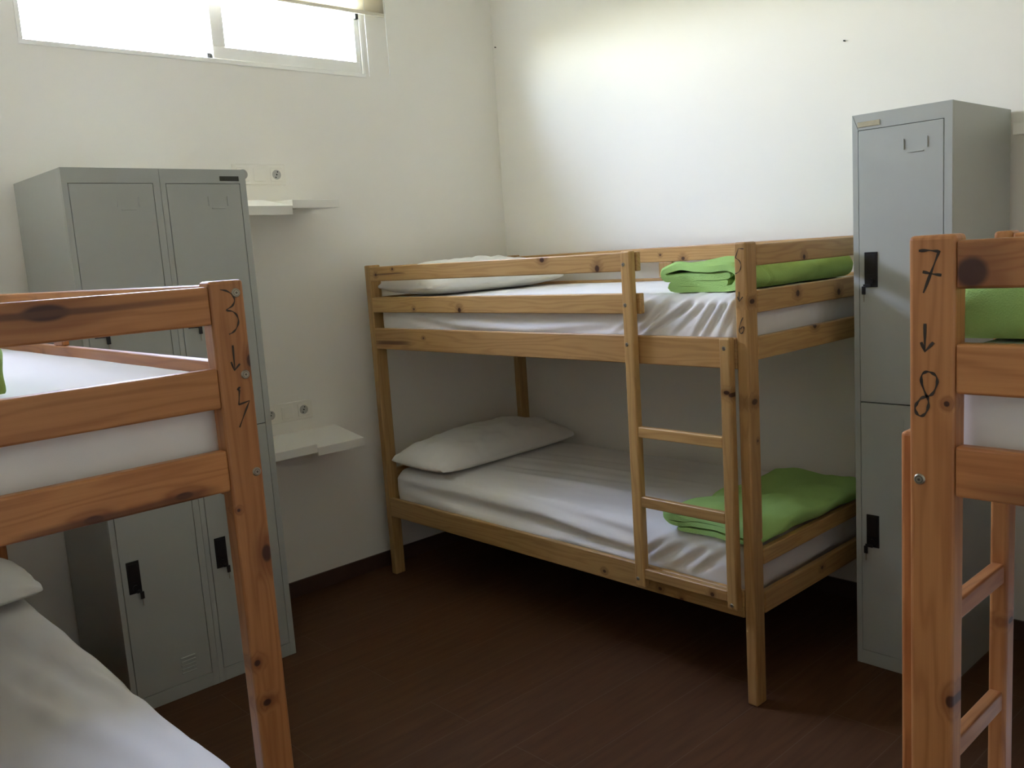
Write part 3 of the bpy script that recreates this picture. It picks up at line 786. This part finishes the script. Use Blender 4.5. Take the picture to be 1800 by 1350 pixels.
def offset_path(path, th):
    """closed outline of a thick path with round ends"""
    P2 = [Vector(p) for p in path]
    Lf, Rt = [], []
    n = len(P2)
    for i, p in enumerate(P2):
        d = (P2[min(i + 1, n - 1)] - P2[max(i - 1, 0)]).normalized(); nn = Vector((-d.y, d.x))
        Lf.append(p + nn * th / 2); Rt.append(p - nn * th / 2)
    def cap(p, d):
        a0 = math.atan2(d.y, d.x)
        return [p + Vector((math.cos(a), math.sin(a))) * th / 2 for a in [a0 + math.pi / 2 - math.pi * k / 6 for k in range(1, 6)]]
    d1 = (P2[-1] - P2[-2]).normalized(); d0 = (P2[0] - P2[1]).normalized()
    return Lf + cap(P2[-1], d1) + list(reversed(Rt)) + cap(P2[0], d0)
def smooth_path(ctrl, step=0.006):
    pts = [Vector(c) for c in ctrl]; res = []
    for i in range(len(pts) - 1):
        p0 = pts[max(i - 1, 0)]; p1 = pts[i]; p2 = pts[i + 1]; p3 = pts[min(i + 2, len(pts) - 1)]
        k_ = max(2, int((p2 - p1).length / step))
        for k in range(k_):
            t = k / k_
            res.append(0.5 * ((2 * p1) + (p2 - p0) * t + (2 * p0 - 5 * p1 + 4 * p2 - p3) * t * t + (3 * p1 - p0 - 3 * p2 + p3) * t ** 3))
    res.append(pts[-1]); return res
def make_blanket(ctrl, th, y0, y1, bunk, label, seed, off=(0, 0, 0), wav=1.0, pinch=None, skew=0.0):
    """ctrl: fold path in the (x, z) plane, swept along y"""
    prof = offset_path(smooth_path(ctrl), th)
    ny = int((y1 - y0) / 0.0085); np_ = len(prof)
    cz = 0.0; H_ = max(p.y for p in prof); xs = [p.x for p in prof]; xm = (min(xs) + max(xs)) / 2
    verts = []; faces = []
    for j in range(-3, ny + 4):
        t = j / ny; y = y0 + (y1 - y0) * min(max(t, 0), 1)
        endk = 1.0
        if j < 0: endk = 1 + j * 0.0; y = y0 + 0.004 * (-j) * 0 ; 
        for p in prof:
            nx = noise.fractal(Vector((p.x * 9, y * 6 + seed, p.y * 22)), 0.8, 2, 2)
            nz = noise.fractal(Vector((p.x * 7 + 40, y * 5 + seed, p.y * 8)), 0.8, 2, 2)
            ye = noise.noise(Vector((p.x * 8 + 3, seed, p.y * 16))) * 0.012
            x = p.x + 0.007 * wav * nx + skew * (y - y0)
            rel = p.y / H_
            z = p.y + rel * 0.010 * wav * nz
            if pinch:
                for (py, pw, pd) in pinch:
                    gk = math.exp(-((y - py) / pw) ** 2)
                    x = xm + (x - xm) * (1 - pd * gk); z = z * (1 - pd * gk)
            # round the two ends
            e = min(t, 1 - t) * (y1 - y0)
            k = 1.0
            if e < 0.022:
                q = max(0.0, e) / 0.022; k = math.sqrt(1 - (1 - q) ** 2)
            z2 = z if rel < 0.05 else z * (0.90 + 0.10 * k)
            x2 = xm + (x - xm) * (0.955 + 0.045 * k)
            yy = y + ye * (1 if t < 0.5 else 1) * math.exp(-max(e, 0) / 0.05)
            verts.append((x2 + off[0], yy + off[1], max(z2, 0.0005) + off[2]))
    rows = ny + 7
    # drop duplicated end rows
    keep = range(3, ny + 4)
    vv = []; 
    for j in keep: vv += verts[j * np_:(j + 1) * np_]
    rows = len(keep)
    for j in range(rows - 1):
        for i in range(np_):
            a = j * np_ + i; b = j * np_ + (i + 1) % np_
            faces.append((a, a + np_, b + np_, b))
    me = bpy.data.meshes.new('blanket'); me.from_pydata(vv, [], faces); me.update()
    bm = bmesh.new(); bm.from_mesh(me); bm.verts.ensure_lookup_table()
    c0 = bm.faces.new([bm.verts[i] for i in range(np_)]); c1 = bm.faces.new([bm.verts[(rows - 1) * np_ + i] for i in reversed(range(np_))])
    for c in (c0, c1):
        r = bmesh.ops.inset_individual(bm, faces=[c], thickness=0.004, depth=0.003)
    bmesh.ops.triangulate(bm, faces=[f for f in bm.faces if len(f.verts) > 4])
    bmesh.ops.recalc_face_normals(bm, faces=bm.faces[:])
    bm.to_mesh(me); bm.free()
    o = link('blanket', me, M_GREEN, None, True)
    o.location = bunk[0]; o.rotation_euler = (0, 0, bunk[1])
    return tag(o, label, 'blanket')
# folded fleece: two loops at the left, one smooth wrap on the right
FP = [(0.27, 0.052), (0.15, 0.050), (0.05, 0.046), (0.022, 0.048), (0.012, 0.062), (0.030, 0.074), (0.09, 0.080), (0.17, 0.076), (0.25, 0.079), (0.29, 0.070), (0.312, 0.045),
      (0.300, 0.018), (0.26, 0.011), (0.15, 0.0105), (0.06, 0.011), (0.044, 0.018), (0.055, 0.029), (0.12, 0.031), (0.19, 0.029), (0.26, 0.031)]
make_blanket(FP, 0.0195, 0.045, 0.745, B5, 'green fleece blanket folded into a long pad on the top bunk of the corner bed', 2.0, (-0.372, 0.03, 1.2885), pinch=[(0.195, 0.010, 0.05), (0.50, 0.02, 0.02)], wav=1.7)
FL = [(0.33, 0.034), (0.18, 0.033), (0.05, 0.031), (0.022, 0.034), (0.014, 0.043), (0.03, 0.049), (0.15, 0.052), (0.30, 0.050), (0.355, 0.042), (0.366, 0.028), (0.352, 0.012), (0.30, 0.0095), (0.15, 0.0095), (0.06, 0.0095)]
make_blanket(FL, 0.0165, 0.02, 0.735, B5, 'green fleece blanket folded flat on the foot of the lower bunk of the corner bed', 5.0, (-0.375, 0.02, 0.5065), wav=2.6, skew=0.02)
make_blanket(FP, 0.0185, 0.045, 0.745, B7, 'green fleece blanket between the end rails of the top bunk at the right edge', 8.0, (-0.372, -0.018, 1.2885))
make_blanket(FP, 0.0185, 0.045, 0.562, B3, 'green fleece blanket barely showing at the left edge of the photo', 11.0, (-0.372, -0.005 + 0.02, 1.2885))
